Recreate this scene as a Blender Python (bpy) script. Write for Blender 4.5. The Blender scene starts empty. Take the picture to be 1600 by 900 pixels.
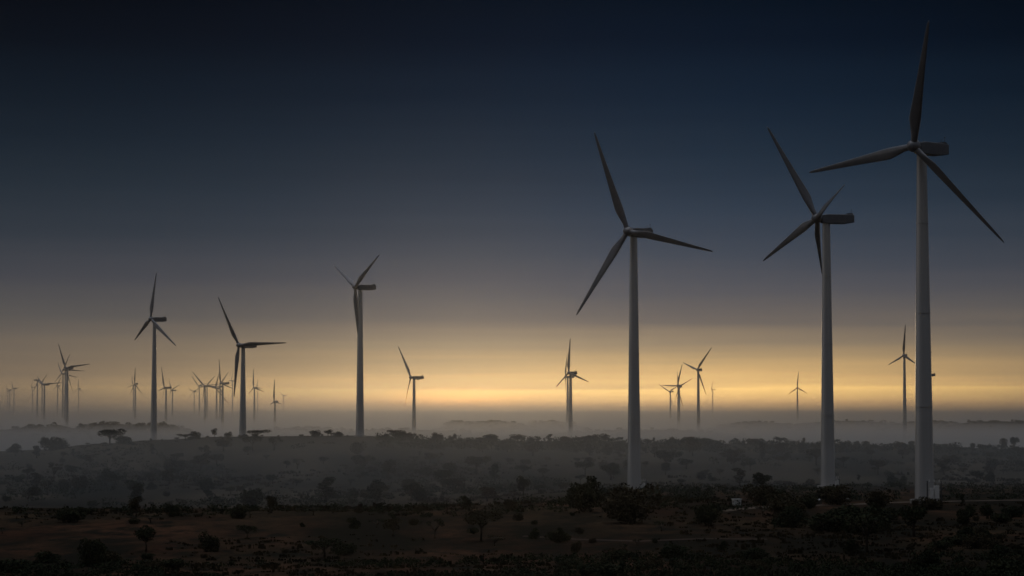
import bpy, bmesh, math, random
from mathutils import Vector, Matrix, noise, Quaternion
R = random.Random(7)
S = bpy.context.scene
COL = S.collection
F = 3778.0                       # focal length in photo pixels (1600 wide): 85 mm
PITCH = math.atan(190 / F)       # the horizon sits 190 px below the picture centre
CP, SP = math.cos(PITCH), math.sin(PITCH)

# ---------------------------------------------------------------- helpers
def ray(px, py):
    a, b = (px - 800) / F, (450 - py) / F
    d = Vector((a, CP - SP * b, SP + CP * b))
    return d / d.y               # scaled so that y = 1 (distance ahead)

def at(px, py, D):
    return ray(px, py) * D

def link(o, parent=None):
    COL.objects.link(o)
    if parent: o.parent = parent
    return o

def tag(o, label=None, cat=None, group=None, kind=None):
    if label: o['label'] = label
    if cat: o['category'] = cat
    if group: o['group'] = group
    if kind: o['kind'] = kind
    return o

def empty(name, loc, rz=0.0):
    o = bpy.data.objects.new(name, None)
    o.empty_display_size = 1
    o.location = loc
    o.rotation_euler = (0, 0, rz)
    return link(o)

def mesh_from(name, verts, faces, mat=None, smooth=False):
    me = bpy.data.meshes.new(name)
    me.from_pydata(verts, [], faces)
    me.update()
    if mat: me.materials.append(mat)
    if smooth:
        for p in me.polygons: p.use_smooth = True
    return me

def obj(name, me, parent=None):
    return link(bpy.data.objects.new(name, me), parent)

class MB:
    """collects tubes and boxes, builds one mesh"""
    def __init__(s): s.v, s.f = [], []
    def tube(s, pts, rad, n=8, cap=True):
        base = len(s.v)
        m = len(pts)
        for i, p in enumerate(pts):
            a = pts[max(0, i - 1)]; b = pts[min(m - 1, i + 1)]
            t = (Vector(b) - Vector(a)).normalized()
            u = t.orthogonal().normalized() if abs(t.z) < .99 else Vector((1, 0, 0))
            w = t.cross(u).normalized()
            u = w.cross(t).normalized()
            for k in range(n):
                an = 2 * math.pi * k / n
                s.v.append(Vector(p) + (u * math.cos(an) + w * math.sin(an)) * rad[i])
        for i in range(m - 1):
            for k in range(n):
                a = base + i * n + k; b = base + i * n + (k + 1) % n
                s.f.append((a, b, b + n, a + n))
        if cap:
            s.f.append(tuple(base + k for k in range(n - 1, -1, -1)))
            s.f.append(tuple(base + (m - 1) * n + k for k in range(n)))
        return s
    def box(s, c, d, taper=0.0):
        b = len(s.v)
        cx, cy, cz = c; dx, dy, dz = d[0] / 2, d[1] / 2, d[2] / 2
        for z, t in ((-dz, 0), (dz, taper)):
            for x, y in ((-dx, -dy), (dx, -dy), (dx, dy), (-dx, dy)):
                s.v.append(Vector((cx + x * (1 + t), cy + y, cz + z)))
        for q in ((3, 2, 1, 0), (4, 5, 6, 7), (0, 1, 5, 4), (1, 2, 6, 5), (2, 3, 7, 6), (3, 0, 4, 7)):
            s.f.append(tuple(b + k for k in q))
        return s
    def mesh(s, name, mat, smooth=False): return mesh_from(name, s.v, s.f, mat, smooth)

# ---------------------------------------------------------------- materials
def mat(name):
    m = bpy.data.materials.new(name); m.use_nodes = True
    nt = m.node_tree
    return m, nt, nt.nodes['Principled BSDF']

def noise_mat(name, ca, cb, scale, rough=0.85, detail=5.0, coord='Object', spec=0.3, stretch=None):
    m, nt, b = mat(name)
    tc = nt.nodes.new('ShaderNodeTexCoord')
    n = nt.nodes.new('ShaderNodeTexNoise'); n.inputs['Scale'].default_value = scale; n.inputs['Detail'].default_value = detail
    cr = nt.nodes.new('ShaderNodeValToRGB')
    cr.color_ramp.elements[0].position = .32; cr.color_ramp.elements[1].position = .68
    cr.color_ramp.elements[0].color = (*ca, 1); cr.color_ramp.elements[1].color = (*cb, 1)
    src = tc.outputs[coord]
    if stretch:
        mp = nt.nodes.new('ShaderNodeMapping'); mp.inputs['Scale'].default_value = stretch
        nt.links.new(src, mp.inputs['Vector']); src = mp.outputs['Vector']
    nt.links.new(src, n.inputs['Vector'])
    nt.links.new(n.outputs['Fac'], cr.inputs['Fac'])
    nt.links.new(cr.outputs['Color'], b.inputs['Base Color'])
    b.inputs['Roughness'].default_value = rough
    b.inputs['Specular IOR Level'].default_value = spec
    return m

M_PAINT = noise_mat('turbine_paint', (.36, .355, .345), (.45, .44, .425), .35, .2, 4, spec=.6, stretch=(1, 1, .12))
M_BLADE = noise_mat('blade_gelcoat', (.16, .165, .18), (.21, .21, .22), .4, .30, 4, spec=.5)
M_NAC = noise_mat('nacelle_shell', (.10, .105, .12), (.14, .145, .155), .6, .45, 4)
M_DARK = noise_mat('dark_metal', (.05, .05, .055), (.09, .09, .09), 2, .55)
M_GALV = noise_mat('galvanised_steel', (.30, .30, .29), (.42, .42, .40), 1.5, .5)
M_CONC = noise_mat('concrete', (.24, .23, .21), (.34, .32, .29), 1.2, .9)
M_WHITE = noise_mat('white_sheet', (.62, .61, .58), (.78, .77, .74), 1.0, .5)
M_BARK = noise_mat('bark', (.035, .027, .02), (.08, .06, .045), 6, .95)
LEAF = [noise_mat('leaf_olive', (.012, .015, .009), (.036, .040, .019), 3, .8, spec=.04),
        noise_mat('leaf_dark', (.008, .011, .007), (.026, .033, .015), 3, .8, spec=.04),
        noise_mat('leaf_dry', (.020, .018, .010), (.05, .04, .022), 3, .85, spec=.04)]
M_SCRUB = noise_mat('scrub_grass', (.011, .010, .006), (.040, .030, .016), .05, .95, spec=.04)

def ground_mat():
    m, nt, b = mat('dry_savanna_ground')
    N, L = nt.nodes.new, nt.links.new
    tc = N('ShaderNodeTexCoord')
    def nz(scale, detail, stretch, lo, hi):
        mp = N('ShaderNodeMapping'); mp.inputs['Scale'].default_value = stretch
        L(tc.outputs['Object'], mp.inputs['Vector'])
        n = N('ShaderNodeTexNoise'); n.inputs['Scale'].default_value = scale; n.inputs['Detail'].default_value = detail
        n.inputs['Roughness'].default_value = .62
        L(mp.outputs['Vector'], n.inputs['Vector'])
        mr = N('ShaderNodeMapRange'); mr.inputs['From Min'].default_value = lo; mr.inputs['From Max'].default_value = hi
        L(n.outputs['Fac'], mr.inputs['Value'])
        return mr.outputs['Result']
    def mix(f, a, c):
        x = N('ShaderNodeMix'); x.data_type = 'RGBA'
        L(f, x.inputs['Factor'])
        for s, v in (('A', a), ('B', c)):
            i = [k for k in x.inputs if k.name == s and k.type == 'RGBA'][0]
            if isinstance(v, tuple): i.default_value = (*v, 1)
            else: L(v, i)
        return [k for k in x.outputs if k.type == 'RGBA'][0]
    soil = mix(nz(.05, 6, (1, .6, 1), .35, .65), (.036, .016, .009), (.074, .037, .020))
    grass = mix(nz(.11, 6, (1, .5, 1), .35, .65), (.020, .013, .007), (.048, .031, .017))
    c1 = mix(nz(.016, 7, (1, .45, 1), .44, .56), soil, grass)
    c2 = mix(nz(.028, 8, (1, .3, 1), .45, .58), c1, (.009, .008, .005))
    c2 = mix(nz(.9, 5, (1, .6, 1), .50, .70), c2, (.010, .008, .005))
    c3 = mix(nz(.22, 7, (1, .4, 1), .47, .62), c2, (.010, .009, .006))
    sy = N('ShaderNodeSeparateXYZ'); L(tc.outputs['Object'], sy.inputs[0])
    far = N('ShaderNodeMapRange'); far.inputs['From Min'].default_value = 620; far.inputs['From Max'].default_value = 900
    L(sy.outputs['Y'], far.inputs['Value'])
    straw = mix(nz(.03, 7, (1, .35, 1), .38, .62), (.052, .042, .029), (.026, .022, .015))
    straw2 = mix(nz(.012, 6, (1, .3, 1), .5, .62), straw, (.012, .012, .009))
    c4 = mix(far.outputs['Result'], c3, straw2)
    L(c4, b.inputs['Base Color'])
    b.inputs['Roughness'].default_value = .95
    b.inputs['Specular IOR Level'].default_value = .03
    bp = N('ShaderNodeBump'); bp.inputs['Strength'].default_value = .5; bp.inputs['Distance'].default_value = .6
    L(nz(.35, 6, (1, 1, 1), .2, .8), bp.inputs['Height']); L(bp.outputs['Normal'], b.inputs['Normal'])
    return m
M_GROUND = ground_mat()
M_TRACK = noise_mat('pale_track_dust', (.06, .042, .03), (.11, .08, .058), .4, .95)
M_PATH = noise_mat('trodden_soil', (.025, .015, .009), (.055, .032, .021), .15, .95)

# ---------------------------------------------------------------- terrain
def interp(x, pts):
    if x <= pts[0][0]: return pts[0][1]
    for (a, va), (b, vb) in zip(pts, pts[1:]):
        if x <= b:
            t = (x - a) / (b - a)
            t = t * t * (3 - 2 * t)
            return va + (vb - va) * t
    return pts[-1][1]
CREST = [(-900, 712), (0, 706), (70, 703), (150, 694), (250, 688), (340, 683), (560, 681), (700, 688), (850, 690), (1000, 693), (1290, 695), (1420, 698), (1600, 703), (2500, 712)]
HILLS = [(60, 2300, -15, 70, 220), (170, 2350, -12.5, 60, 220), (240, 2300, -13, 45, 200), (770, 3000, -13, 75, 200), (860, 3300, -14, 60, 200), (720, 3050, -14, 40, 200),
         (1190, 3000, -14.5, 90, 240), (1330, 3100, -13.5, 120, 240), (1560, 2700, -11.5, 110, 240), (1450, 2900, -13, 80, 240),
         (480, 2600, -18, 90, 200), (1000, 2500, -19, 160, 160), (640, 2400, -19, 130, 160)]
def height(x, y):
    yy = max(y, 1.0)
    px = 800 + F * x / max(y, 60)
    px = max(-1500, min(3100, px))
    u = max(0.0, min(1.0, (px - 550) / 500))     # 0 left part, 1 right part
    u = u * u * (3 - 2 * u)
    zc = -(interp(px, CREST) - 640) / F * 1300
    left = [(-1500, -34), (-300, -14), (-40, -2.6), (0, -1.75), (12, -1.75), (50, -5), (100, -9.5), (200, -17), (320, -22), (420, -22), (500, -21.4), (560, -22.6), (700, -31), (900, -32), (1050, -29)]
    right = [(-1500, -34), (-300, -14), (-40, -2.6), (0, -1.75), (12, -1.75), (50, -5), (100, -9.5), (200, -17), (320, -21.6), (420, -21.2), (547, -20.4), (640, -22), (740, -24.0), (850, -27.5), (1000, -27.5), (1100, -25)]
    tail = [(1300, zc), (1360, zc - .6), (1560, min(zc - 9, -27)), (1800, -46), (2600, -50), (3500, -46), (5000, -38), (7000, -30), (9000, -26), (13200, -24)]
    z = interp(y, left + tail) * (1 - u) + interp(y, right + tail) * u
    for (hp, hd, hz, sx, sy) in HILLS:
        hx = (hp - 800) / F * hd
        e = ((x - hx) / sx) ** 2 + ((y - hd) / sy) ** 2
        if e < 9:
            top = hz - 1.2 - (-49)
            z = max(z, -52 + (top + 3) * math.exp(-e * .5)) if y > 1900 else z
    amp = min(1.0, max(0.0, (y - 60) / 240))
    k = .35 if 1200 < y < 1420 else 1
    z += amp * k * (1.3 * noise.noise(Vector((x * .006, y * .006, 3.1))) + .55 * noise.noise(Vector((x * .022, y * .022, 8.2))))
    return z

def ground_hit(px, py, lo=240, hi=1420):
    d = ray(px, py); D = lo
    while D < hi:
        p = d * D
        if height(p.x, p.y) >= p.z:
            a, b = D - 5, D
            for _ in range(8):
                m = (a + b) / 2; p = d * m
                if height(p.x, p.y) >= p.z: b = m
                else: a = m
            p = d * b
            return Vector((p.x, p.y, height(p.x, p.y)))
        D += 5
    return None

def on_ground(px, D):
    x = (px - 800) / F * D
    return Vector((x, D, height(x, D)))

def build_ground():
    ys = []
    y = -1400.0
    while y < 13200:
        ys.append(y)
        y += 60 if y < -60 else 12 if y < 240 else 7 if y < 1500 else 26 if y < 3600 else 170 if y < 8000 else 400
    NX = 170
    v, f = [], []
    for y in ys:
        half = 420 + max(0, y) * .40 if y > -60 else 420 - (y + 60) * .3
        half = min(half, 5400)
        for i in range(NX + 1):
            s = 2 * i / NX - 1
            x = half * (.62 * s + .38 * s ** 3)
            v.append((x, y, height(x, y)))
    W = NX + 1
    for j in range(len(ys) - 1):
        for i in range(NX):
            a = j * W + i
            f.append((a, a + 1, a + 1 + W, a + W))
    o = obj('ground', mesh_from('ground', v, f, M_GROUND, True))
    tag(o, 'dry reddish savanna ground falling to a hazy plain', 'ground', kind='structure')
build_ground()

def ribbon(name, pts, width, label, m=None):
    v, f = [], []
    P = []
    for a, b in zip(pts, pts[1:]):
        n = max(2, int((b - a).length / 3))
        for i in range(n): P.append(a.lerp(b, i / n))
    P.append(pts[-1])
    for i, p in enumerate(P):
        t = (P[min(i + 1, len(P) - 1)] - P[max(i - 1, 0)]); t.z = 0; t.normalize()
        s = Vector((-t.y, t.x, 0))
        w = width * (.5 + .12 * noise.noise(p * .08))
        for k in (-1, -.5, 0, .5, 1):
            q = p + s * w * k
            v.append((q.x, q.y, height(q.x, q.y) + .10 - .09 * abs(k) ** 4))
    for i in range(len(P) - 1):
        for k in range(4):
            a = i * 5 + k
            f.append((a, a + 1, a + 6, a + 5))
    o = obj(name, mesh_from(name, v, f, m or M_TRACK, True))
    tag(o, label, 'track', kind='structure')

# ---------------------------------------------------------------- sky, haze, light
def ramp(nt, stops, fac):
    cr = nt.nodes.new('ShaderNodeValToRGB')
    el = cr.color_ramp.elements
    stops = sorted(stops)
    while len(el) < len(stops): el.new(.5)
    for e, (p, c) in zip(el, stops):
        e.position = p; e.color = (*c, 1)
    nt.links.new(fac, cr.inputs['Fac'])
    return cr.outputs['Color']
def lin(c): return tuple(((v / 255) / 12.92 if v / 255 <= .04045 else ((v / 255 + .055) / 1.055) ** 2.4) for v in c)

SUN_AZ, SUN_EL = math.radians(-1.2), math.radians(1.0)
def build_world():
    w = bpy.data.worlds.new('World'); S.world = w; w.use_nodes = True
    nt = w.node_tree; N, L = nt.nodes.new, nt.links.new
    for n in list(nt.nodes): nt.nodes.remove(n)
    out = N('ShaderNodeOutputWorld'); bg = N('ShaderNodeBackground')
    L(bg.outputs[0], out.inputs['Surface'])
    tc = N('ShaderNodeTexCoord'); sep = N('ShaderNodeSeparateXYZ'); L(tc.outputs['Generated'], sep.inputs[0])
    def math_(op, a, b=None, clamp=False):
        m = N('ShaderNodeMath'); m.operation = op; m.use_clamp = clamp
        for i, q in enumerate((a, b)):
            if q is None: continue
            if isinstance(q, (int, float)): m.inputs[i].default_value = q
            else: L(q, m.inputs[i])
        return m.outputs[0]
    def vec(op, a, b):
        m = N('ShaderNodeVectorMath'); m.operation = op
        for i, q in enumerate((a, b)):
            if isinstance(q, tuple): m.inputs[i].default_value = q
            else: L(q, m.inputs[i])
        return m.outputs[0]
    def mix(f, a, b):
        x = N('ShaderNodeMix'); x.data_type = 'RGBA'
        L(f, x.inputs['Factor'])
        i = [k for k in x.inputs if k.type == 'RGBA']
        L(a, i[0]); L(b, i[1])
        return [k for k in x.outputs if k.type == 'RGBA'][0]
    X, Y, Z = sep.outputs
    # thin level cloud streaks near the horizon shift the height of the bands a little
    mp = N('ShaderNodeMapping'); mp.inputs['Scale'].default_value = (3.5, 3.5, 150)
    L(tc.outputs['Generated'], mp.inputs['Vector'])
    nz = N('ShaderNodeTexNoise'); nz.inputs['Scale'].default_value = 1.0; nz.inputs['Detail'].default_value = 3
    L(mp.outputs['Vector'], nz.inputs['Vector'])
    wob = math_('MULTIPLY', math_('SUBTRACT', nz.outputs['Fac'], .5), .011)
    z = math_('ADD', Z, wob)
    zf = math_('DIVIDE', math_('ADD', z, .01), .2, True)
    def P(py): return (math.sin(math.atan((640 - py) / F)) + .01) / .2
    k = SKY_GAIN
    def st(lst): return [(max(0, min(1, P(y))), tuple(v * k for v in lin(c))) if len(c) == 3 else (max(0, min(1, P(y))), c[:3]) for y, c in lst]
    cen = ramp(nt, st(SKY_CENTRE), zf)
    sid = ramp(nt, st(SKY_SIDE), zf)
    az = math_('ARCTAN2', X, Y)
    def gauss(c, s):
        t = math_('DIVIDE', math_('SUBTRACT', az, math.radians(c)), math.radians(s))
        return math_('POWER', math.e, math_('MULTIPLY', math_('MULTIPLY', t, t), -1))
    front = mix(gauss(*SKY_AZ), sid, cen)
    zb = math_('POWER', math_('MAXIMUM', Z, 0), .5)
    back = ramp(nt, SKY_BACK, zb)
    fw = math_('MULTIPLY', math_('ADD', Y, -.35), 1 / .5, True)
    # the unseen dome overhead takes over above the picture's top edge
    up = N('ShaderNodeMapRange'); up.interpolation_type = 'SMOOTHSTEP'
    up.inputs['From Min'].default_value = .19; up.inputs['From Max'].default_value = .42
    up.inputs['To Min'].default_value = 1; up.inputs['To Max'].default_value = 0
    L(Z, up.inputs['Value'])
    fw = math_('MULTIPLY', fw, up.outputs[0])
    sky = mix(fw, back, front)
    # paler sky low down on the left, well outside the picture
    ts = math_('DIVIDE', math_('ADD', az, math.radians(82)), math.radians(30))
    tz = math_('DIVIDE', math_('SUBTRACT', Z, .05), .16)
    gl = math_('POWER', math.e, math_('MULTIPLY', math_('ADD', math_('MULTIPLY', ts, ts), math_('MULTIPLY', tz, tz)), -1))
    ls = N('ShaderNodeVectorMath'); ls.operation = 'SCALE'; ls.inputs[0].default_value = LEFT_SKY
    L(gl, ls.inputs['Scale'])
    sky = vec('ADD', sky, ls.outputs[0])
    # brighter spot where the sun stands behind the haze
    ta = math_('DIVIDE', math_('SUBTRACT', az, SUN_AZ), math.radians(1.6))
    te = math_('DIVIDE', math_('SUBTRACT', Z, .0045), .0035)
    g = math_('POWER', math.e, math_('MULTIPLY', math_('ADD', math_('MULTIPLY', ta, ta), math_('MULTIPLY', te, te)), -1))
    sc = N('ShaderNodeVectorMath'); sc.operation = 'SCALE'; sc.inputs[0].default_value = SUN_SPOT
    L(g, sc.inputs['Scale'])
    sky = vec('ADD', sky, sc.outputs[0])
    ns = N('ShaderNodeTexSky'); ns.sky_type = 'NISHITA'; ns.sun_disc = False
    ns.sun_elevation = SUN_EL; ns.sun_rotation = SUN_AZ; ns.dust_density = 3
    sn = N('ShaderNodeVectorMath'); sn.operation = 'SCALE'; L(ns.outputs[0], sn.inputs[0]); sn.inputs['Scale'].default_value = .0001
    sky = vec('ADD', sky, sn.outputs[0])
    L(sky, bg.inputs['Color']); bg.inputs['Strength'].default_value = 1.0
    w.cycles.sampling_method = 'MANUAL'; w.cycles.sample_map_resolution = 4096
SKY_GAIN = 1.0

def hz(c, k): return tuple(v * (k if k < 1.3 else k * 1.1) for v in lin(c)) + (None,)
SKY_CENTRE = [(690, hz((200, 150, 95), 1.2)), (648, hz((225, 172, 104), 1.4)), (634, hz((234, 178, 104), 3.2)), (624, hz((246, 191, 108), 3.5)), (616, hz((255, 202, 112), 3.1)), (606, hz((253, 202, 112), 3.0)), (600, hz((230, 183, 108), 2.2)), (585, hz((208, 168, 106), 1.5)), (560, hz((176, 147, 104), 1.28)), (535, hz((142, 124, 101), 1.15)),
              (500, hz((106, 99, 95), 1.0)), (450, (80, 82, 90)), (400, (63, 71, 84)), (330, (46, 59, 75)), (250, (30, 45, 61)), (150, (17, 33, 50)), (60, (7, 21, 37)), (-40, (3, 14, 26))]
SKY_SIDE = [(690, hz((110, 100, 86), 1.1)), (648, hz((112, 100, 82), 1.2)), (630, hz((118, 102, 80), 1.3)), (605, hz((122, 103, 79), 1.4)), (570, hz((109, 96, 82), 1.15)), (530, hz((99, 91, 83), 1.08)),
            (490, (84, 82, 81)), (430, (64, 66, 73)), (370, (47, 54, 63)), (300, (33, 43, 53)), (220, (21, 32, 43)), (140, (11, 22, 33)), (60, (4, 11, 21)), (-40, (1, 4, 12))]
SKY_AZ = (3.4, 9.2)
SKY_BACK = [(0, (.035, .033, .033)), (.3, (.025, .025, .027)), (.6, (.018, .02, .024)), (.86, (.05, .055, .068)), (.95, (.62, .67, .78)), (1, (1.25, 1.35, 1.55))]
LEFT_SKY = (.50, .47, .45)
SUN_SPOT = (1.9, .66, .06)
build_world()

sun = bpy.data.lights.new('sun', 'SUN'); sun.energy = .06; sun.angle = math.radians(3); sun.color = (1, .76, .48)
so = link(bpy.data.objects.new('sun', sun))
sd = Vector((math.sin(SUN_AZ) * math.cos(SUN_EL), math.cos(SUN_AZ) * math.cos(SUN_EL), math.sin(SUN_EL)))
so.rotation_euler = (-sd).to_track_quat('-Z', 'Y').to_euler()
so.location = sd * 500

def volume_box(name, lo, hi, lobes, color, label):
    """closed box of even air; lobes: (density, anisotropy) of the coarse droplets and the fine dust"""
    mb = MB().box([(a + b) / 2 for a, b in zip(lo, hi)], [b - a for a, b in zip(lo, hi)])
    m = bpy.data.materials.new(name + '_air'); m.use_nodes = True
    nt = m.node_tree
    for n in list(nt.nodes): nt.nodes.remove(n)
    out = nt.nodes.new('ShaderNodeOutputMaterial'); last = None
    for density, g in lobes:
        pv = nt.nodes.new('ShaderNodeVolumePrincipled')
        pv.inputs['Color'].default_value = (*color, 1); pv.inputs['Density'].default_value = density; pv.inputs['Anisotropy'].default_value = g
        if last is None: last = pv.outputs[0]
        else:
            ad = nt.nodes.new('ShaderNodeAddShader'); nt.links.new(last, ad.inputs[0]); nt.links.new(pv.outputs[0], ad.inputs[1]); last = ad.outputs[0]
    nt.links.new(last, out.inputs['Volume'])
    o = obj(name, mb.mesh(name, m))
    tag(o, label, 'haze', 'layers of ' + name.replace('_', ' ') if name in ('thin_mist', 'valley_mist') else None, 'stuff')
    return o
volume_box('haze', (-5600, -1500, -60), (5600, 13400, 106), [(.22e-4, .93), (.03e-4, .2)], (.93, .93, .95), 'thin morning haze filling the air over the plain')
volume_box('mist', (-5000, 1430, -58), (5000, 13000, -14), [(9e-4, .87), (5e-4, .1)], (.99, .99, .99), 'low mist bank lying in the valley beyond the ridge')
for i, (top, d) in enumerate(((-8, 1.3e-4), (-2, .8e-4), (7, .48e-4), (18, .38e-4), (34, .42e-4), (70, .44e-4), (104, .40e-4))):
    volume_box('thin_mist', (-5100 - 10 * i, 1424 - 2 * i, -58.2 - .2 * i), (5100 + 10 * i, 13100 + 20 * i, top), [(d * .8, .85), (d * .3, .1)], (.99, .99, .99), 'thin veil of mist hanging over the mist bank')
for i, (y0, d) in enumerate(((560, 2.2e-4), (700, 2.6e-4), (900, 3.2e-4))):
    volume_box('valley_mist', (-900 - 5 * i, y0, -45 - .3 * i), (900 + 5 * i, 1285 + 2 * i, -10 - .3 * i), [(d * .25, .8), (d * .75, .1)], (.93, .975, 1.0), 'faint mist lying over the scrubby slope before the ridge')

# ---------------------------------------------------------------- wind turbines
RB = 30.0     # blade length, metres
def blade_mesh():
    st = [(0, 1.5, 1.5, 0), (.03, 1.5, 1.5, 0), (.07, 1.6, 1.35, .0), (.13, 2.1, .95, .18), (.20, 2.65, .62, .34), (.25, 2.6, .52, .34), (.4, 2.1, .40, .27), (.6, 1.55, .27, .2),
          (.8, 1.05, .17, .13), (.92, .75, .11, .09), (.975, .5, .07, .06), (1, .12, .02, 0)]
    n = 14; v, f = [], []
    for r, c, t, off in st:
        tw = math.radians(16 * (1 - r) ** 2)
        for k in range(n):
            a = 2 * math.pi * k / n
            X = .5 * c * math.cos(a) + off
            sh = 1.0 - (.45 * math.cos(a) if r > .1 else 0)
            Y = .5 * t * math.sin(a) * sh - .9 * r * r * .6
            X, Y2 = X * math.cos(tw) - Y * math.sin(tw), X * math.sin(tw) + Y * math.cos(tw)
            v.append((X, Y2, r * RB))
    for i in range(len(st) - 1):
        for k in range(n):
            a = i * n + k; b = i * n + (k + 1) % n
            f.append((a, b, b + n, a + n))
    f.append(tuple(range(n - 1, -1, -1))); f.append(tuple((len(st) - 1) * n + k for k in range(n)))
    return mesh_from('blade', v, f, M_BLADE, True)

def tower_mesh():
    """unit-height tower, base radius 2.2 m, top radius 1.12 m, with flange seams"""
    n = 40; v, f = [], []
    st = []
    for i in range(29):
        t = i / 28
        st.append((t, 2.2 - 1.08 * t))
    rings = []
    for t, r in st: rings.append((t, r))
    for s in (.27, .54, .80):
        r = 2.2 - 1.08 * s
        rings += [(s - .0016, r), (s - .0013, r + .07), (s + .0013, r + .07), (s + .0016, r)]
    rings.sort()
    for t, r in rings:
        for k in range(n):
            a = 2 * math.pi * k / n
            v.append((r * math.cos(a), r * math.sin(a), t))
    for i in range(len(rings) - 1):
        for k in range(n):
            a = i * n + k; b = i * n + (k + 1) % n
            f.append((a, b, b + n, a + n))
    f.append(tuple((len(rings) - 1) * n + k for k in range(n)))
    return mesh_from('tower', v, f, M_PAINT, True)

def bevel_mesh(name, verts, faces, m, w, seg=3):
    bm = bmesh.new()
    vs = [bm.verts.new(p) for p in verts]
    for q in faces: bm.faces.new([vs[i] for i in q])
    bmesh.ops.recalc_face_normals(bm, faces=bm.faces)
    bmesh.ops.bevel(bm, geom=list(bm.edges), offset=w, segments=seg, affect='EDGES', profile=.6)
    me = bpy.data.meshes.new(name); bm.to_mesh(me); bm.free()
    me.materials.append(m)
    return me

def nacelle_mesh():
    # axis along -Y towards the hub, tail at +Y; z = 0 at hub axis
    sec = [(-1.55, 1.15, -1.2, 1.15), (0.2, 1.4, -1.5, 1.38), (6.0, 1.42, -1.45, 1.42), (8.6, 1.3, -1.0, 1.36)]
    v, f = [], []
    for y, w, z0, z1 in sec:
        v += [(-w, y, z0), (w, y, z0), (w, y, z1), (-w, y, z1)]
    for i in range(len(sec) - 1):
        for k in range(4):
            a = i * 4 + k; b = i * 4 + (k + 1) % 4
            f.append((a, b, b + 4, a + 4))
    f.append((3, 2, 1, 0)); f.append((12, 13, 14, 15))
    return bevel_mesh('nacelle', v, f, M_NAC, .22)

def cooler_mesh():
    mb = MB().box((0, 7.4, 1.56), (2.1, 1.5, .42))
    mb.tube([(.5, 8.0, 1.6), (.5, 8.0, 2.9)], [.05, .05], 5)
    mb.tube([(-.5, 8.0, 1.6), (-.5, 8.0, 2.6)], [.05, .05], 5)
    mb.box((.5, 8.0, 2.95), (.5, .12, .12))
    return mb.mesh('cooler', M_DARK)

def hub_mesh():
    # spinner, nose along -Y, origin at the rotor centre
    prof = [(-1.75, .02), (-1.68, .35), (-1.45, .75), (-1.0, 1.15), (-.4, 1.38), (.4, 1.45), (.9, 1.4), (1.0, 1.05), (1.35, 1.0)]
    n = 24; v, f = [], []
    for y, r in prof:
        for k in range(n):
            a = 2 * math.pi * k / n
            v.append((r * math.cos(a), y, r * math.sin(a)))
    for i in range(len(prof) - 1):
        for k in range(n):
            a = i * n + k; b = i * n + (k + 1) % n
            f.append((a, a + n, b + n, b))
    return mesh_from('hub', v, f, M_BLADE, True)
def pad_mesh():
    mb = MB().tube([(0, 0, -.6), (0, 0, .25), (0, 0, .3)], [3.3, 3.3, 2.4], 28)
    return mb.mesh('foundation', M_CONC)
def door_mesh():
    mb = MB().box((0, -2.2, 2.6), (1.0, .12, 2.1)); return mb.mesh('door', M_GALV)
def stair_mesh():
    mb = MB()
    for i in range(7): mb.box((0, -3.9 + i * .22, .35 + i * .18), (1.0, .24, .05))
    mb.box((0, -2.5, 1.52), (1.1, .6, .06))
    for s in (-.52, .52):
        mb.tube([(s, -4.0, 1.2), (s, -2.5, 2.5), (s, -2.25, 2.5)], [.03] * 3, 5)
        mb.tube([(s, -4.0, .2), (s, -4.0, 1.2)], [.03] * 2, 5)
        mb.tube([(s, -2.6, 0), (s, -2.6, 2.5)], [.03] * 2, 5)
    return mb.mesh('stair', M_GALV)
ME = dict(blade=blade_mesh(), tower=tower_mesh(), nacelle=nacelle_mesh(), cooler=cooler_mesh(), hub=hub_mesh(), foundation=pad_mesh(), door=door_mesh(), stair=stair_mesh())
TURB = []
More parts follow.
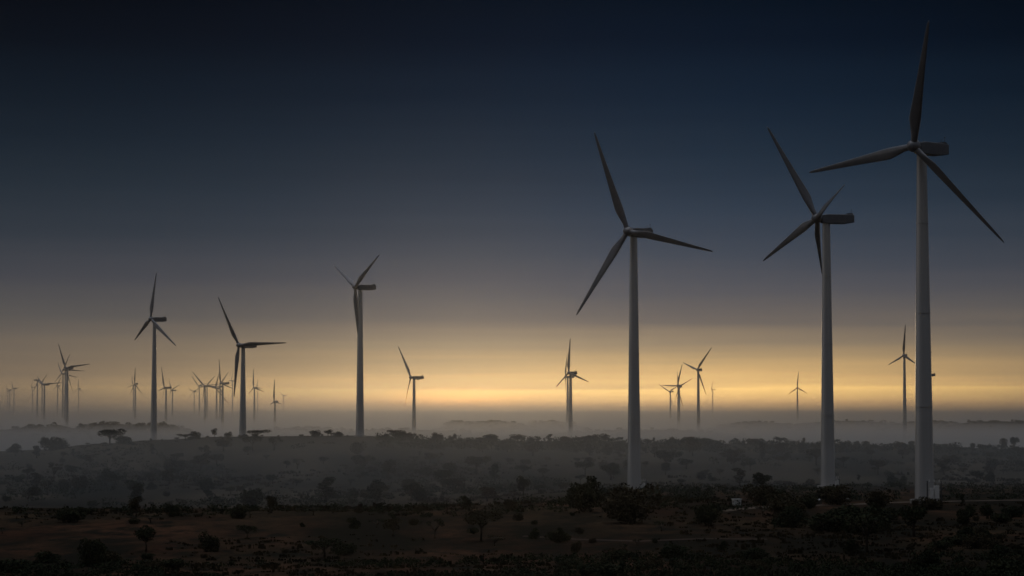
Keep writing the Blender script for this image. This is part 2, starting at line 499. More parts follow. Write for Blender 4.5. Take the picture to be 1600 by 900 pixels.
def turbine(tx, ty_base, hub_px, s, yaw, tips, label, near=False, pitch=22, group=None, base_z=None):
    """tx: tower x at the hub, hub_px: rotor-centre height in the photo, s: photo pixels per metre, yaw: rotor axis off the line of sight,
    towards the left; tips: blade tip positions, each solved to a real 30 m blade in 3-D"""
    D = F / s
    c = at(tx, hub_px, D)                      # nacelle centre over the tower axis
    if ty_base is not None: gz = at(tx, ty_base, D).z
    else: gz = height(c.x, c.y) - .3
    H = c.z - gz - 1.45
    root = empty('wind_turbine', (c.x, c.y, gz))
    tag(root, label, 'wind turbine', group or 'wind turbines across the misty plain')
    a = math.radians(yaw)
    n = Vector((-math.sin(a), -math.cos(a), .07)).normalized()
    t = obj('tower', ME['tower'], root); t.scale = (1, 1, H); t.location = (0, 0, 0)
    rot = Matrix.Rotation(-a, 4, 'Z')          # local -Y to the rotor axis
    na = obj('nacelle', ME['nacelle'], root)
    na.matrix_local = Matrix.Translation((0, 0, H + 1.45)) @ rot
    co = obj('cooler', ME['cooler'], na)
    hc = Vector((0, 0, H + 1.45)) + n * 3.0
    hb = obj('hub', ME['hub'], root); hb.matrix_local = Matrix.Translation(hc) @ rot @ Matrix.Rotation(math.radians(4), 4, 'X')
    if near:
        obj('foundation', ME['foundation'], root)
        if near == 2:
            d = obj('door', ME['door'], t); d.scale = (1, 1, 1 / H)
            d.matrix_local = Matrix.Rotation(math.radians(110), 4, 'Z') @ Matrix.Scale(1 / H, 4, (0, 0, 1))
            sr = obj('stair', ME['stair'], root); sr.matrix_local = Matrix.Rotation(math.radians(110), 4, 'Z')
    for tip in tips:
        W = Vector((c.x, c.y, gz)) + hc
        d = ray(tip[0], tip[1])
        A2, B2, C2 = d.dot(d), d.dot(W), W.dot(W) - RB * RB
        disc = B2 * B2 - A2 * C2
        side = -1 if d.x * W.y > W.x else 1      # in the rotor plane the right half comes nearer
        if len(tip) > 2: side = tip[2]
        t2 = (B2 + side * math.sqrt(disc)) / A2 if disc > 0 else B2 / A2
        v = d * t2 - W
        L = v.length
        zax = v.normalized()
        ch = n.cross(zax).normalized()
        yax = zax.cross(ch).normalized()
        m = Matrix((ch, yax, zax)).transposed().to_4x4()
        pit = tip[3] if len(tip) > 3 else pitch
        if pit == 'wide':                      # feathered so that its broad face looks out over the plain
            ch = W.normalized().cross(zax).normalized(); yax = zax.cross(ch).normalized()
            m = Matrix((ch, yax, zax)).transposed().to_4x4(); pit = 8
        b = obj('blade', ME['blade'], root)
        b.matrix_local = Matrix.Translation(hc + zax * .6) @ m @ Matrix.Rotation(math.radians(pit), 4, 'Z') @ Matrix.Diagonal((1, 1, (L - .6) / RB, 1))
    TURB.append(root)
    return root
T = turbine
# the three tall ones on the right and the three on the ridge
T(1440, 782, 231, 6.9, 47, [(1450, 33), (1262, 270, 1, -20), (1567, 381)], 'tallest turbine, nearest to camera, white tower with one blade pointing straight up', 2)
T(1291, 760, 342, 5.2, 76, [(1198, 198, 1, 'wide'), (1194, 407, 1, 'wide'), (1318, 287, -1, -20), (1283, 430, 1, 35)], 'second tallest turbine, four blades showing and a long dark nacelle, beside the tallest one', 2)
T(990, 768, 363, 5.0, 40, [(928, 206), (901, 493, 1, 'wide'), (1113, 394)], 'big turbine rising behind the largest black bush, one blade reaching right', 2)
T(563, 681, 449, 2.95, 64, [(522, 415, 1, 'wide'), (592, 398), (562, 541, 1, 'wide')], 'ridge turbine with a V of two raised blades, the third down its tower', 1)
T(380, 684.5, 540, 2.6, 56, [(340, 464), (448, 536), (366, 620, 1, 'wide')], 'ridge turbine with one blade level to the right and one hanging beside its tower', 1)
T(241.5, 688.5, 499, 2.42, 47, [(244, 425), (211, 531, 1, 'wide'), (276, 541, -1, 'wide')], 'leftmost ridge turbine, one blade upright and a square dark nacelle', 1)
# those standing in the mist beyond the ridge
T(647, None, 590, 1.78, 72, [(622, 541, 1, 'wide'), (631, 636), (655, 594)], 'turbine in the mist right of the ridge, long nacelle and two blades to its left')
T(891.5, None, 583, 1.82, 35, [(891, 528), (868, 604), (919, 597)], 'turbine with upright blade standing before the brightest glow')
T(887, None, 589, 1.25, 70, [(886, 552), (868, 606), (884, 625)], 'slimmer fainter turbine overlapping the one before the brightest glow')
T(1091, None, 578, 1.45, 25, [(1067, 566), (1112, 543), (1103, 617)], 'turbine just right of the big bush turbine, blades at upper left and upper right')
T(1060, None, 603, 1.17, 30, [(1066, 569), (1034, 602), (1067, 637)], 'middle one of three turbines grouped in the mist, one blade level to the left')
T(1061.5, None, 605, .85, 25, [(1081, 592), (1058, 580), (1054, 627)], 'faint turbine directly behind the middle one of the group of three')
T(1047.5, None, 612, .84, 40, [(1029, 600), (1061, 602), (1051, 634)], 'leftmost and smallest of three turbines grouped in the mist')
T(1113.5, None, 609, .5, 75, [(1113.5, 593), (1110, 617), (1117, 617)], 'very faint turbine right of the group, only its tower line showing')
T(1246, None, 606, .88, 10, [(1248, 580), (1231, 616), (1261, 615)], 'small lone turbine in the glow between the big bush turbine and the four-bladed one')
T(1413, None, 556, 1.65, 20, [(1415, 507), (1387, 570), (1434, 571)], 'misty turbine close left of the tallest tower, blades spread like a Y upside down')
T(1449, None, 586, 1.5, 76, [(1455, 549), (1434, 604), (1446, 628)], 'turbine hidden behind the tallest tower, only its nacelle end peeping out')
T(208.5, None, 602, .6, 30, [(206, 585), (197, 606), (212, 618)], 'fainter left one of two overlapping turbines left of the leftmost ridge turbine')
T(211.5, None, 600, .88, 15, [(211.5, 574), (222, 616), (202, 617)], 'taller right one of two overlapping turbines left of the leftmost ridge turbine')
T(259.5, None, 606, 1.12, 45, [(252, 573), (246, 611), (253, 626)], 'first misty turbine right of the leftmost ridge turbine, blade leaning left')
T(269.5, None, 610, .75, 60, [(264, 591), (281, 601), (261, 628)], 'second misty turbine right of the leftmost ridge turbine, thick nacelle')
T(303.5, None, 612, .56, 30, [(293, 606), (313, 606), (293, 623)], 'lowest small turbine at the left end of the misty cluster')
T(311.5, None, 603, .66, 40, [(299, 587), (323, 599), (306, 620)], 'small turbine second from left in the misty cluster')
T(320.5, None, 603, 1.02, 20, [(300, 580), (345, 607), (316, 631)], 'turbine in the middle of the misty cluster, blade to upper left')
T(323.7, None, 603, .76, 15, [(336, 587), (345, 600), (308, 606)], 'turbine overlapping the middle of the misty cluster, blade to upper right')
T(338.5, None, 607, .92, 25, [(322, 602), (358, 632), (342, 583)], 'turbine in the misty cluster with a blade pointing down right')
T(348, None, 599, 1.25, 55, [(342, 561), (364, 608), (338, 622)], 'tallest turbine of the misty cluster, upright blade and dark nacelle')
T(344, None, 604, .9, 25, [(357, 581), (352, 628), (320, 603)], 'faint turbine just left of the tallest in the misty cluster')
T(363.5, None, 595, .58, 72, [(356, 594), (364, 578), (363, 611)], 'little turbine touching the hanging blade of the ridge turbine')
T(397.5, None, 606, 1.0, 20, [(396, 576), (387, 616), (412, 612)], 'turbine just right of the ridge turbine with level blade, one blade upright')
T(402.7, None, 606, .5, 40, [(403, 592), (412, 608), (394, 609)], 'faint small turbine close behind the one right of the ridge turbine')
T(429.5, None, 628, 1.2, 15, [(429, 592), (439, 631, -1), (421, 632)], 'low turbine sunk in mist with one tall upright blade, right of the cluster')
T(443, None, 618, .42, 40, [(437, 612), (450, 617), (442, 631)], 'faintest turbine at the right end of the misty cluster')
T(105.5, None, 575, 1.32, 35, [(91, 537), (141, 569), (113, 612)], 'largest misty turbine at far left, blade raised to upper left')
T(102.3, None, 578, 1.05, 60, [(109, 553), (132, 580), (84, 598)], 'turbine overlapping the largest misty one at far left, level blade to the right')
T(98.5, None, 584, .85, 35, [(85, 597), (90, 566), (121, 590)], 'third turbine overlapping the largest misty one at far left')
T(69.5, None, 601, .95, 50, [(59, 611), (98, 598), (58, 588)], 'misty turbine at far left with one long level blade to the right')
T(66, None, 600, .7, 40, [(56, 591), (74, 584), (70, 620)], 'fainter turbine overlapping the one with the long level blade')
T(58.5, None, 594, .75, -65, [(57, 575), (72, 602), (52, 612)], 'misty turbine left of the long level blade, nacelle turned left')
T(90, None, 603, .62, 30, [(81, 611), (96, 589), (99, 615)], 'small misty turbine just left of the largest misty one at far left')
T(51, None, 605, .5, 75, [(51, 591), (48, 612), (54, 612)], 'thin faint turbine left of the one with its nacelle turned left')
T(123, None, 607, .52, 20, [(123, 591), (131, 614), (115, 614)], 'faint turbine right of the largest misty one at far left')
T(22, None, 607, .55, 40, [(17, 595), (30, 606), (17, 620)], 'small turbine near the left edge, blade to upper left')
T(15.5, None, 610, .45, 35, [(8, 605), (22, 606), (14, 623)], 'middle faint turbine of the three at the left edge')
T(12.2, None, 611, .42, 60, [(10, 600), (6, 617), (18, 617)], 'faintest turbine nearest the left edge')

# ---------------------------------------------------------------- trees and bushes
def leaf_cloud(rng, lobes, count, size, floor=.01):
    v, f = [], []
    vol = [l[1][0] * l[1][1] * l[1][2] for l in lobes]
    tot = sum(x ** .67 for x in vol)
    for (c, r), vv in zip(lobes, vol):
        k = int(count * vv ** .67 / tot)
        for _ in range(k):
            while True:
                d = Vector((rng.uniform(-1, 1), rng.uniform(-1, 1), rng.uniform(-1, 1)))
                if .02 < d.length <= 1: break
            d = d.normalized() * (d.length ** .45) * rng.uniform(.82, 1.1)
            p = Vector((c[0] + d.x * r[0], c[1] + d.y * r[1], c[2] + d.z * r[2]))
            if p.z < floor: p.z = floor + rng.random() * .04
            q = Quaternion((rng.gauss(0, 1), rng.gauss(0, 1), rng.gauss(0, 1), rng.gauss(0, 1))).normalized()
            s = size * rng.uniform(.55, 1.35)
            b = len(v)
            for x, y in ((-s, -.1 * s), (-.1 * s, -.55 * s), (s, .1 * s), (.1 * s, .55 * s)):
                v.append(p + q @ Vector((x, y, 0)))
            f.append((b, b + 1, b + 2, b + 3))
    return v, f
def make_kind(kind, seed):
    rng = random.Random(seed)
    U = rng.uniform
    lobes = []; mb = MB()
    if kind == 'acacia':
        th = U(.50, .6)
        for i in range(7):
            a = i * 2 * math.pi / 6 + U(-.3, .3); rr = U(.22, .42) if i else 0
            lobes.append(((rr * math.cos(a), rr * math.sin(a), U(.66, .86)), (U(.16, .27), U(.16, .27), U(.10, .20))))
            mb.tube([(0, 0, th * U(.6, .9)), (rr * .5 * math.cos(a), rr * .5 * math.sin(a), th + .08), (rr * math.cos(a), rr * math.sin(a), .80)], [.022, .015, .006], 5)
        mb.tube([(0, 0, -.03), (U(-.02, .02), 0, th * .5), (U(-.03, .03), 0, th), (0, 0, .78)], [.04, .03, .026, .012], 7)
        n, size = 1500, .034
    elif kind == 'round':
        th = .34
        for i in range(8):
            a = U(0, 6.28); rr = U(.08, .24)
            lobes.append(((rr * math.cos(a), rr * math.sin(a), U(.45, .82)), (U(.16, .24), U(.16, .24), U(.12, .19))))
            mb.tube([(0, 0, th), (rr * .6 * math.cos(a), rr * .6 * math.sin(a), .5), (rr * math.cos(a), rr * math.sin(a), lobes[-1][0][2])], [.02, .014, .006], 5)
        mb.tube([(0, 0, -.03), (U(-.02, .02), 0, .2), (U(-.02, .02), 0, th), (0, 0, .7)], [.042, .033, .028, .01], 7)
        n, size = 1500, .034
    elif kind == 'tall':
        for i in range(7):
            a = U(0, 6.28); rr = U(.03, .12)
            lobes.append(((rr * math.cos(a), rr * math.sin(a), .30 + .62 * i / 6), (U(.10, .17), U(.10, .17), U(.09, .14))))
            mb.tube([(0, 0, lobes[-1][0][2] - .1), (rr * math.cos(a), rr * math.sin(a), lobes[-1][0][2])], [.014, .005], 5)
        mb.tube([(0, 0, -.03), (U(-.02, .02), 0, .3), (0, U(-.02, .02), .6), (0, 0, .95)], [.032, .024, .016, .006], 7)
        n, size = 1200, .030
    elif kind == 'bare':
        for i in range(9):
            a = U(0, 6.28); rr = U(.12, .36)
            lobes.append(((rr * math.cos(a), rr * math.sin(a), U(.55, .92)), (U(.08, .14), U(.08, .14), U(.06, .1))))
            mb.tube([(0, 0, U(.3, .42)), (rr * .5 * math.cos(a), rr * .5 * math.sin(a), .58), (rr * math.cos(a), rr * math.sin(a), lobes[-1][0][2] + .05)], [.02, .013, .003], 5)
        mb.tube([(0, 0, -.03), (U(-.03, .03), 0, .2), (U(-.03, .03), 0, .42), (0, 0, .8)], [.036, .028, .022, .006], 7)
        n, size = 520, .03
    else:   # bush
        for i in range(12):
            a = U(0, 6.28); rr = U(.05, .40)
            zc = U(.12, .34) if i < 6 else U(.3, .62)
            lobes.append(((rr * math.cos(a), rr * math.sin(a), zc), (U(.2, .32), U(.2, .32), U(.16, .34))))
            mb.tube([(0, 0, -.02), (rr * .5 * math.cos(a), rr * .5 * math.sin(a), zc * .5), (rr * math.cos(a), rr * math.sin(a), zc)], [.02, .014, .005], 5)
        n, size = 2100, .045
    v, f = leaf_cloud(rng, lobes, n, size)
    zt = max(p.z for p in v)
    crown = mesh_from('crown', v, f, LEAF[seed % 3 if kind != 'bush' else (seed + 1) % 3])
    trunk = mb.mesh('trunk', M_BARK, True)
    wx = max(p.x for p in v) - min(p.x for p in v)
    return crown, trunk, zt, wx
KIND = {k: [make_kind(k, 100 * i + j) for j in range(nv)] for i, (k, nv) in enumerate((('acacia', 4), ('round', 5), ('tall', 3), ('bare', 3), ('bush', 6)))}
NAMES = {'acacia': ('acacia_tree', 'tree'), 'round': ('round_tree', 'tree'), 'tall': ('slender_tree', 'tree'), 'bare': ('thin_tree', 'tree'), 'bush': ('bush', 'bush')}
def plant(kind, p, hm, wm, label, group=None, k=None):
    cr, tr, zt, wx = KIND[kind][R.randrange(len(KIND[kind])) if k is None else k]
    nm, cat = NAMES[kind]
    root = empty(nm, (p.x, p.y, p.z - .05), R.uniform(0, 6.28))
    root.scale = (wm / wx, wm / wx, hm / zt)
    tag(root, label, cat, group)
    obj('crown', cr, root)
    obj('stem' if kind == 'bush' else 'trunk', tr, root)
    return root
def plant_px(kind, px, ybase, ytop, wpx, label, group=None, D=None):
    p = on_ground(px, D) if D else ground_hit(px, ybase)
    if p is None: p = on_ground(px, 1290)
    m = p.y / F
    return plant(kind, p, (ybase - ytop) * m, wpx * m, label, group)
PP = plant_px
# the plants one can single out in the foreground
PP('acacia', 752, 846, 796, 66, 'flat-topped acacia with a clear trunk, standing alone on the red soil at centre')
PP('acacia', 1355, 864, 797, 70, 'tall dark spreading tree before the gap between the two tallest turbines')
PP('round', 1428, 838, 788, 50, 'dark round tree in front of the tallest turbine')
PP('bush', 986, 818, 753, 104, 'largest black bush, hiding the foot of the big turbine at centre right')
PP('bush', 958, 810, 768, 44, 'lower bush joined to the left side of the largest black bush')
PP('bush', 912, 800, 748, 62, 'wide leafy bush left of the largest black bush')
PP('tall', 922, 795, 743, 22, 'slim bushy tree rising from the wide bush left of the largest one')
PP('bush', 1105, 822, 783, 46, 'round black bush below the small white shed')
PP('round', 228, 862, 820, 36, 'small dark tree with bare trunk on the red ground at left')
PP('round', 423, 802, 774, 20, 'small lollipop-shaped tree on the foreground rise, left of centre')
PP('bush', 145, 885, 838, 46, 'tall black bush in the lower left corner')
PP('bush', 330, 862, 828, 34, 'dark bush right of the small bare-trunked tree at left')
PP('acacia', 386, 842, 819, 34, 'low flat-crowned tree on the pale patch at left')
PP('bush', 110, 816, 790, 52, 'broad dark bush on the rise at far left')
PP('round', 213, 808, 774, 26, 'umbrella-shaped tree standing on the rise at left')
PP('bush', 270, 808, 786, 24, 'squarish bush on the rise right of the umbrella-shaped tree')
PP('bush', 372, 810, 785, 32, 'humped bush on the rise beside the lollipop-shaped tree')
PP('acacia', 507, 872, 839, 62, 'black flat-topped tree near the bottom edge, left of centre')
PP('round', 614, 838, 808, 32, 'round leafy tree left of the lone acacia')
PP('bare', 680, 842, 808, 28, 'thin pale tree close left of the lone acacia')
PP('bush', 553, 826, 807, 22, 'small upright bush left of the round leafy tree')
PP('bush', 655, 802, 790, 20, 'small oval bush on the rise above the thin pale tree')
PP('bush', 561, 802, 789, 16, 'little dark bush on the crest of the rise at centre left')
PP('tall', 728, 800, 774, 16, 'slender leaning tree on the rise above the lone acacia')
PP('bush', 797, 797, 778, 26, 'dark bush on the rise right of the slender leaning tree')
PP('round', 818, 778, 742, 22, 'pale hazy tree behind the rise at centre', None, 760)
PP('bush', 872, 848, 828, 36, 'wide low bush right of the lone acacia')
PP('bush', 835, 842, 823, 24, 'small dark bush just right of the lone acacia')
PP('bush', 901, 864, 844, 20, 'round bush below the wide low bush right of the lone acacia')
PP('bush', 1505, 818, 786, 32, 'round black bush right of the tallest turbine')
PP('bush', 1543, 806, 786, 24, 'smaller round bush second to the right of the tallest turbine')
PP('bush', 1583, 808, 789, 34, 'low flat bush near the right edge below the track')
PP('bush', 1452, 796, 775, 48, 'dark bush hiding the foot of the tallest turbine')
PP('bush', 1431, 790, 778, 16, 'small bush at the left of the tallest turbine foot')
PP('tall', 1504, 790, 771, 7, 'tiny post-like tree beside the track right of the tallest turbine')
PP('round', 1190, 768, 737, 32, 'squarish dark tree alone on the hazy slope at centre right')
PP('round', 1040, 742, 722, 18, 'small round tree on the hazy slope right of the big turbine')
PP('round', 607, 750, 717, 26, 'round crowned tree alone in the middle of the hazy slope')
PP('tall', 510, 784, 745, 26, 'tall blurred tree in the hazy hollow left of centre')
PP('bush', 655, 782, 760, 24, 'oval bush in the hazy hollow at centre')
PP('bush', 553, 778, 761, 18, 'small hazy bush right of the tall blurred tree')
PP('bush', 1486, 724, 710, 32, 'oval dark bush on the slope right of the tallest tower')
PP('acacia', 1372, 742, 718, 26, 'faint spreading tree on the slope between the two tallest towers')
PP('bush', 1393, 758, 741, 26, 'left one of two dark bushes left of the tallest tower')
PP('bush', 1411, 758, 742, 20, 'right one of two dark bushes left of the tallest tower')
PP('bush', 1548, 752, 736, 22, 'dark bush in haze at lower right slope')
# the row of shapes on the ridge crest
def RG(kind, px, yb, yt, w, label, D=1280): return PP(kind, px, yb, yt, w, label, None, D)
RG('bush', 24, 712, 697, 32, 'boxy clump at the left end of the ridge')
RG('bush', 88, 708, 686, 44, 'wide boxy clump second from left on the ridge')
RG('round', 72, 706, 683, 14, 'small tree poking up from the wide boxy clump on the ridge')
RG('acacia', 173, 698, 672, 44, 'flat-topped acacia on the ridge at left')
RG('bush', 196, 697, 681, 34, 'rounded clump right of the ridge acacia')
RG('bush', 306, 688, 675, 20, 'humped clump on the ridge between two ridge turbines')
RG('acacia', 291, 688, 678, 26, 'low flat tree left of the humped clump on the ridge')
RG('round', 336, 687, 671, 10, 'lollipop-shaped tree on the ridge')
RG('bush', 358, 686, 675, 15, 'small dome bush beside the foot of the ridge turbine with level blade')
RG('acacia', 403, 686, 673, 40, 'long flat tree right of the foot of the ridge turbine with level blade')
RG('bush', 495, 685, 673, 22, 'domed clump on the ridge left of the V-bladed turbine')
RG('round', 513, 686, 674, 14, 'little round tree just left of the V-bladed turbine')
RG('bush', 529, 686, 677, 18, 'low clump nearest the foot of the V-bladed turbine')
RG('acacia', 641, 690, 680, 16, 'small flat tree on the ridge right of the V-bladed turbine')
RG('tall', 680, 692, 680, 7, 'narrow pointed tree on the ridge at centre')
RG('round', 711, 692, 679, 8, 'tiny palm-like tree sticking up on the ridge at centre')
RG('bush', 917, 697, 684, 20, 'taller clump on the ridge left of the big turbine tower')
RG('round', 945, 699, 683, 18, 'square-headed tree on the ridge just left of the big turbine tower')
RG('acacia', 967, 698, 687, 14, 'small tree on the ridge touching the big turbine tower')
RG('acacia', 1218, 700, 686, 24, 'dome-shaped tree on the ridge left of the four-bladed turbine')
RG('tall', 1255, 698, 685, 7, 'narrow tree on the ridge left of the four-bladed turbine')
RG('bush', 1322, 698, 688, 12, 'small bush on the ridge right of the four-bladed turbine tower')
RG('round', 1401, 700, 689, 11, 'round little tree on the ridge left of the tallest tower')
RG('round', 1566, 706, 686, 14, 'left one of two pale trees on the ridge at far right')
RG('round', 1583, 706, 684, 16, 'right one of two pale trees on the ridge at far right')
# bushes that nothing tells apart, by zone
KN = {'bush': 'bush', 'round': 'round tree', 'acacia': 'flat-topped tree', 'tall': 'slender tree', 'bare': 'thin tree'}
KG = {'bush': 'bushes', 'round': 'round trees', 'acacia': 'flat-topped trees', 'tall': 'slender trees', 'bare': 'thin trees'}
def scatter(n, x0, x1, y0, y1, kinds, h0, h1, w0, w1, label, group):
    c = 0; tries = 0
    while c < n and tries < n * 6:
        tries += 1
        px, py = R.uniform(x0, x1), R.uniform(y0, y1)
        p = ground_hit(px, py)
        if p is None or (y1 < 801 and y0 < 760 and p.y < (640 if x0 == 0 else 790)): continue
        kind = R.choice(kinds)
        m = R.random() ** 1.6
        h = h0 + (h1 - h0) * m
        w = w0 + (w1 - w0) * m * R.uniform(.7, 1.3)
        plant(kind, p, h, w if kind != 'tall' else w * .5, label % KN[kind], group % KG[kind])
        c += 1
scatter(28, 1190, 1385, 781, 834, ['bush'], 2.2, 5.0, 4, 9, 'black %s in the thicket below the four-bladed turbine', '%s of the dark thicket')
scatter(10, 880, 1210, 868, 905, ['bush'], 1.0, 2.2, 2.5, 6, 'black %s in the bottom centre dark scrub', '%s along the bottom centre edge')
scatter(8, 0, 330, 872, 905, ['bush'], 1.0, 2.2, 2.5, 6, 'black %s in the bottom left dark scrub', '%s along the bottom left edge')
scatter(18, 1440, 1600, 835, 905, ['bush'], 1.0, 2.8, 2.5, 6, 'black %s in the bottom right dark scrub', '%s in the bottom right corner')
scatter(26, 0, 1000, 800, 868, ['bush', 'bush', 'bush', 'bare'], .8, 2.2, 1.2, 4, 'small dark %s scattered on the red foreground soil', 'small %s on the red soil')
scatter(26, 860, 1600, 786, 868, ['bush', 'bush', 'bare'], .8, 2.4, 1.2, 4, 'small dark %s scattered on the right foreground soil', 'small %s on the right foreground')
scatter(105, 0, 900, 702, 800, ['bush', 'round', 'round', 'round', 'acacia', 'tall', 'bare'], 2.2, 8.5, 3.5, 11, 'blurred %s scattered on the hazy slope at left and centre', '%s on the hazy slope left and centre')
scatter(80, 900, 1600, 704, 778, ['bush', 'round', 'round', 'round', 'acacia', 'tall'], 2.2, 8.0, 3.5, 11, 'blurred %s scattered on the hazy slope at right', '%s on the hazy slope at right')
def belt(n, x0, x1, D0, D1, h0, h1, label, group):
    for i in range(n):
        p = on_ground(x0 + (x1 - x0) * (i + R.random()) / n, R.uniform(D0, D1))
        m = R.random() ** 1.8
        h = h0 + (h1 - h0) * m
        kind = R.choice(['bush', 'round', 'round', 'bush', 'acacia', 'tall'])
        plant(kind, p, h, h * R.uniform(1.1, 2.4) * (.5 if kind == 'tall' else 1), label % KN[kind], group % KG[kind])
belt(56, 590, 1000, 1190, 1300, 2.2, 5.2, 'dark %s in the belt along the ridge at centre', '%s of the centre ridge belt')
belt(50, 1000, 1600, 1190, 1305, 2.0, 4.8, 'dark %s in the belt along the ridge at right', '%s of the right ridge belt')
belt(20, 130, 560, 1265, 1305, 1.0, 2.4, 'low %s along the ridge crest at left', '%s along the left ridge crest')

# far wood on the low hills beyond, reads as one mass
def far_wood():
    rng = random.Random(5)
    v, f = [], []
    for (hp, hd, hz, sx, sy) in HILLS:
        hx = (hp - 800) / F * hd
        for _ in range(60):
            x = hx + rng.gauss(0, sx * .95); y = hd + rng.gauss(0, sy * .5)
            z = height(x, y); w = rng.uniform(3, 9); h = rng.uniform(1.2, 2.6) if rng.random() < .85 else rng.uniform(3, 4.5)
            lv, lf = leaf_cloud(rng, [((x, y, z + h * .45), (w * .6, w * .6, h * .55))], 70, .8, z)
            b = len(v); v += lv; f += [tuple(b + i for i in q) for q in lf]
    tag(obj('far_woods', mesh_from('far_woods', v, f, LEAF[1])), 'dim woods on the low hills rising out of the mist', 'woods', kind='stuff')
far_wood()
# low scrub and grass tufts all over the near ground: nobody could count them
def scrub():
    rng = random.Random(11)
    v, f = [], []
    for i in range(24000):
        D = 285 + (1290 - 285) * rng.random() ** 1.25
        px = rng.uniform(-120, 1720)
        x = (px - 800) / F * D
        if noise.noise(Vector((x * .02, D * .012, 1.7))) < rng.uniform(-.35, .25): continue
        if D < 560 and rng.random() < .35: continue
        z = height(x, D)
        s = rng.uniform(.15, .42) * (1 if D < 560 else 1.9)
        if D > 560 and noise.noise(Vector((x * .013, D * .006, 9.7))) < .02 + .2 * rng.random(): continue
        if rng.random() < .05: s *= 1.8
        for k in range(7):
            a = rng.uniform(0, 6.28); o = Vector((x + rng.gauss(0, s * 1.1), D + rng.gauss(0, s * 1.1), z))
            t = Vector((math.cos(a), math.sin(a), 0)); hh = s * rng.uniform(.6, 1.3)
            b = len(v)
            v += [o - t * s * .5, o + t * s * .5, o + t * s * .35 + Vector((0, 0, hh)), o - t * s * .4 + Vector((rng.gauss(0, .1), rng.gauss(0, .1), hh * .8))]
            f.append((b, b + 1, b + 2, b + 3))
    tag(obj('scrub', mesh_from('scrub', v, f, M_SCRUB)), 'low dry scrub and grass tufts covering the savanna ground', 'scrub', kind='stuff')
scrub()

def scrub_belt():
    rng = random.Random(31)
    v, f = [], []
    def blob(x, y, w, h, n, leaf):
        z = height(x, y)
        lv, lf = leaf_cloud(rng, [((x, y, z + h * .4), (w, w * .8, h * .6))], n, leaf, z)
        b = len(v); v.extend(lv); f.extend(tuple(b + j for j in q) for q in lf)
    for i in range(620):                       # continuous belt on the ridge
        px = rng.uniform(590, 1640)
        D = rng.uniform(1205, 1302)
        if noise.noise(Vector((px * .012, D * .02, 2.2))) < -.22: continue
        blob((px - 800) / F * D, D, rng.uniform(2, 5), rng.uniform(1.4, 3.4), 44, .55)
    for i in range(420):                       # ragged line where the near rise drops into the hollow
        px = rng.uniform(-60, 1250); D = rng.uniform(486, 590)
        x = (px - 800) / F * D
        if noise.noise(Vector((x * .045, D * .03, 7.5))) < -.02: continue
        blob(x, D, rng.uniform(.6, 1.9), rng.uniform(.5, 1.7), 40, .26)
    for i in range(520):                       # low scrub between and behind the three big turbines
        px = rng.uniform(930, 1640); D = rng.uniform(580, 830)
        x = (px - 800) / F * D
        if noise.noise(Vector((x * .035, D * .02, 3.5))) < -.12: continue
        if min(abs(px - 1440), abs(px - 1300), abs(px - 995)) < 26 and D < 760: continue
        blob(x, D, rng.uniform(.7, 2.4), rng.uniform(.5, 1.9), 40, .3)
    for i in range(3600):                      # thickets on the slope
        px = rng.uniform(-60, 1660); D = rng.uniform(620, 1290)
        x = (px - 800) / F * D
        k = noise.noise(Vector((x * .011, D * .0065, 5.5))) + .5 * noise.noise(Vector((x * .04, D * .02, 1.5)))
        if k < .12 + .1 * rng.random(): continue
        blob(x, D, rng.uniform(1.2, 3.6), rng.uniform(.8, 2.8), 34, .42)
    tag(obj('scrub_belt', mesh_from('scrub_belt', v, f, LEAF[1])), 'dark scrub merging into belts along the ridge and over the hazy slope', 'scrub', kind='stuff')
scrub_belt()
def undergrowth():
    rng = random.Random(23)
    v, f = [], []
    for i in range(2600):
        D = 292 + 66 * rng.random() ** 1.5
        px = rng.uniform(-60, 1660)
        x = (px - 800) / F * D
        k = noise.noise(Vector((x * .05, D * .05, 4.4))) + .35 - (D - 300) / 70 + (.25 if px > 880 and px < 1230 or px > 1450 or px < 260 else 0)
        if k < 0: continue
        z = height(x, D); w = rng.uniform(.35, .95); h = rng.uniform(.4, 1.0) * (1 + .7 * min(1, k))
        lv, lf = leaf_cloud(rng, [((x, D, z + h * .4), (w, w, h * .6))], 34, .17, z)
        b = len(v); v += lv; f += [tuple(b + j for j in q) for q in lf]
    tag(obj('undergrowth', mesh_from('undergrowth', v, f, LEAF[1])), 'black undergrowth along the near edge of the ground', 'undergrowth', kind='stuff')
undergrowth()

# ---------------------------------------------------------------- tracks and site equipment
ribbon('dirt_track', [ground_hit(x, y) for x, y in ((1125, 799), (1180, 793), (1260, 790), (1340, 788), (1420, 784.5), (1500, 783), (1560, 782), (1660, 781))], 3.2, 'pale dirt track passing the feet of the right turbines')
ribbon('footpath', [ground_hit(x, y) for x, y in ((820, 838), (900, 843), (1000, 846), (1100, 842), (1200, 843))], 1.2, 'faint pale path across the red foreground', M_PATH)

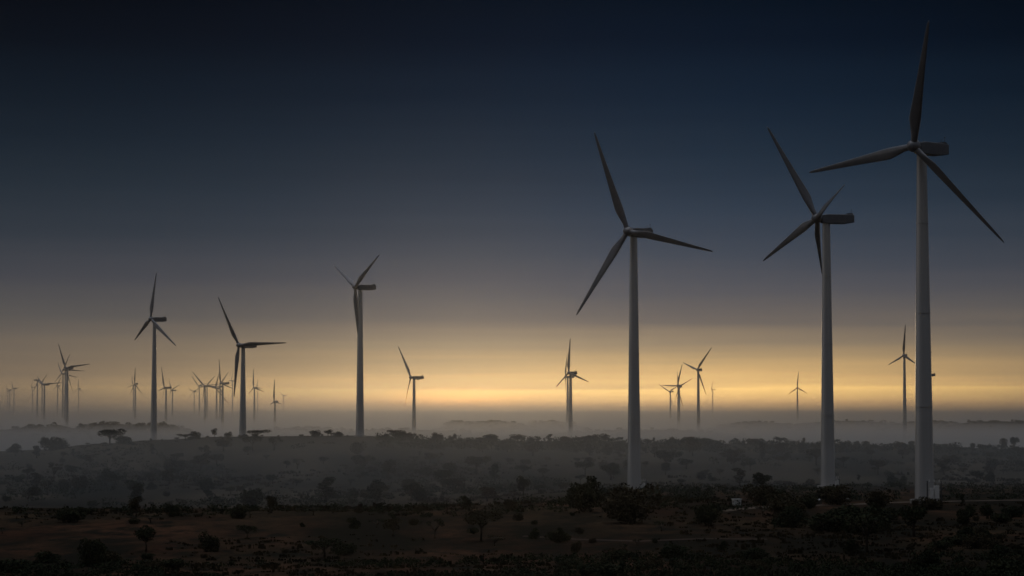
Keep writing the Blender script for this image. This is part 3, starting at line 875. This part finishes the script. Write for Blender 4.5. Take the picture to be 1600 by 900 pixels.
def white_shed():
    p = ground_hit(1151, 790); m = p.y / F
    r = empty('shed', p, .25); tag(r, 'small white box-like shed among the dark bushes left of the four-bladed turbine', 'shed')
    w = 11 * m; h = 9 * m
    obj('wall', MB().box((0, 0, h / 2 + .1), (w, w * .8, h), .14).mesh('wall', M_WHITE), r)
    obj('roof', MB().box((0, 0, h + .16), (w * 1.34, w * .95, .1)).mesh('roof', M_WHITE), r)
    obj('door', MB().box((w * .18, -w * .4 - .02, h * .42 + .1), (w * .24, .05, h * .75)).mesh('door', M_GALV), r)
white_shed()
def hut(px, yb, w, h, rz, label, pale=M_GALV):
    p = ground_hit(px, yb)
    r = empty('hut', p, rz); tag(r, label, 'hut')
    obj('wall', MB().box((0, 0, h / 2), (w, w * .7, h)).mesh('wall', M_CONC), r)
    mb = MB()
    a = len(mb.v)
    mb.v += [Vector(q) for q in ((-w * .58, -w * .45, h + .02), (w * .58, -w * .45, h + .02), (w * .58, w * .45, h + .02), (-w * .58, w * .45, h + .02), (-w * .58, 0, h + w * .2), (w * .58, 0, h + w * .2))]
    mb.f += [(0, 1, 5, 4), (2, 3, 4, 5), (1, 2, 5), (3, 0, 4), (3, 2, 1, 0)]
    obj('roof', mb.mesh('roof', pale), r)
    obj('door', MB().box((0, -w * .35 - .03, h * .42), (w * .2, .05, h * .8)).mesh('door', M_DARK), r)
hut(1308, 781, 2.2, 1.3, .2, 'low hut with a pale roof at the foot of the four-bladed turbine', M_WHITE)
hut(1277, 788, 1.7, .9, .5, 'tiny made-up pale-roofed hut standing in for glints in the thicket below the four-bladed turbine', M_GALV)  # made-up hut; its sloping roof panels stand in for pale glints
def tank():
    p = ground_hit(1323, 781)
    r = empty('water_tank', p); tag(r, 'small round pale tank right of the low pale-roofed hut', 'tank')
    obj('barrel', MB().tube([(0, 0, .25), (0, 0, 1.5), (0, 0, 1.62)], [.55, .55, .3], 18).mesh('barrel', M_GALV), r)
    obj('stand', MB().box((0, 0, .12), (1.3, 1.3, .24)).mesh('stand', M_CONC), r)
tank()
def station(px, yb, rz, wide, high, label, s):
    """twin-pole transformer stand beside a tower"""
    D = F / s
    q = at(px, yb, D); p = Vector((q.x, q.y, q.z))
    r = empty('transformer_stand', p, rz); tag(r, label, 'transformer stand', 'transformer stands beside the turbines')
    for sx in (-wide / 2, wide / 2):
        obj('pole', MB().tube([(sx, 0, -1.2), (sx, 0, high)], [.17, .14], 10).mesh('pole', M_DARK), r)
    obj('crossbeam', MB().box((0, 0, high - .3), (wide + 1.0, .2, .2)).box((0, .18, high * .55), (wide + .3, .16, .2)).mesh('crossbeam', M_GALV), r)
    obj('transformer', MB().box((wide * .16, 0, high * .42), (wide * .3, .9, high * .7)).box((-wide * .22, 0, high * .36), (wide * .22, .8, high * .6)).mesh('transformer', M_WHITE), r)
    ins = MB()
    for sx in (-.35, 0, .35):
        ins.tube([(sx * wide, 0, high - .2), (sx * wide, 0, high + .35)], [.09, .05], 8)
    obj('insulator', ins.mesh('insulator', M_WHITE), r)
station(1460, 783.5, .2, 3.3, 4.6, 'twin-pole transformer stand at the right foot of the tallest turbine', 6.95)
station(1005, 770, .2, 1.9, 4.0, 'narrow transformer stand beside the big turbine behind the largest bush', 5.0)
station(1307, 762, .4, 1.8, 3.0, 'low transformer stand at the right foot of the four-bladed turbine', 5.2)
def mast():
    q = at(1457.5, 783, F / 6.9 + 4)
    r = empty('mast', q); tag(r, 'thin pale mast standing close against the right side of the tallest tower', 'mast')
    obj('pole', MB().tube([(0, 0, -1), (0, 0, 6), (0, 0, 10.3)], [.09, .07, .04], 8).mesh('pole', M_GALV), r)
    obj('base', MB().box((0, 0, .1), (.7, .7, .5)).mesh('base', M_CONC), r)
mast()

# ---------------------------------------------------------------- camera and render settings
cam = bpy.data.cameras.new('camera'); cam.lens = 85; cam.sensor_width = 36; cam.clip_start = .5; cam.clip_end = 40000
co = link(bpy.data.objects.new('camera', cam))
co.location = (0, 0, 0); co.rotation_euler = (math.pi / 2 + PITCH, 0, 0)
S.camera = co
S.render.engine = 'CYCLES'
S.view_settings.view_transform = 'Standard'; S.view_settings.look = 'None'
S.view_settings.exposure = 0; S.view_settings.gamma = 1
S.view_settings.use_curve_mapping = False
c = S.cycles
c.use_denoising = True; c.denoiser = 'OPENIMAGEDENOISE'
c.max_bounces = 8; c.diffuse_bounces = 2; c.glossy_bounces = 2; c.volume_bounces = 6; c.transparent_max_bounces = 16
c.sample_clamp_indirect = 4
c.use_adaptive_sampling = False
c.filter_width = 1.6
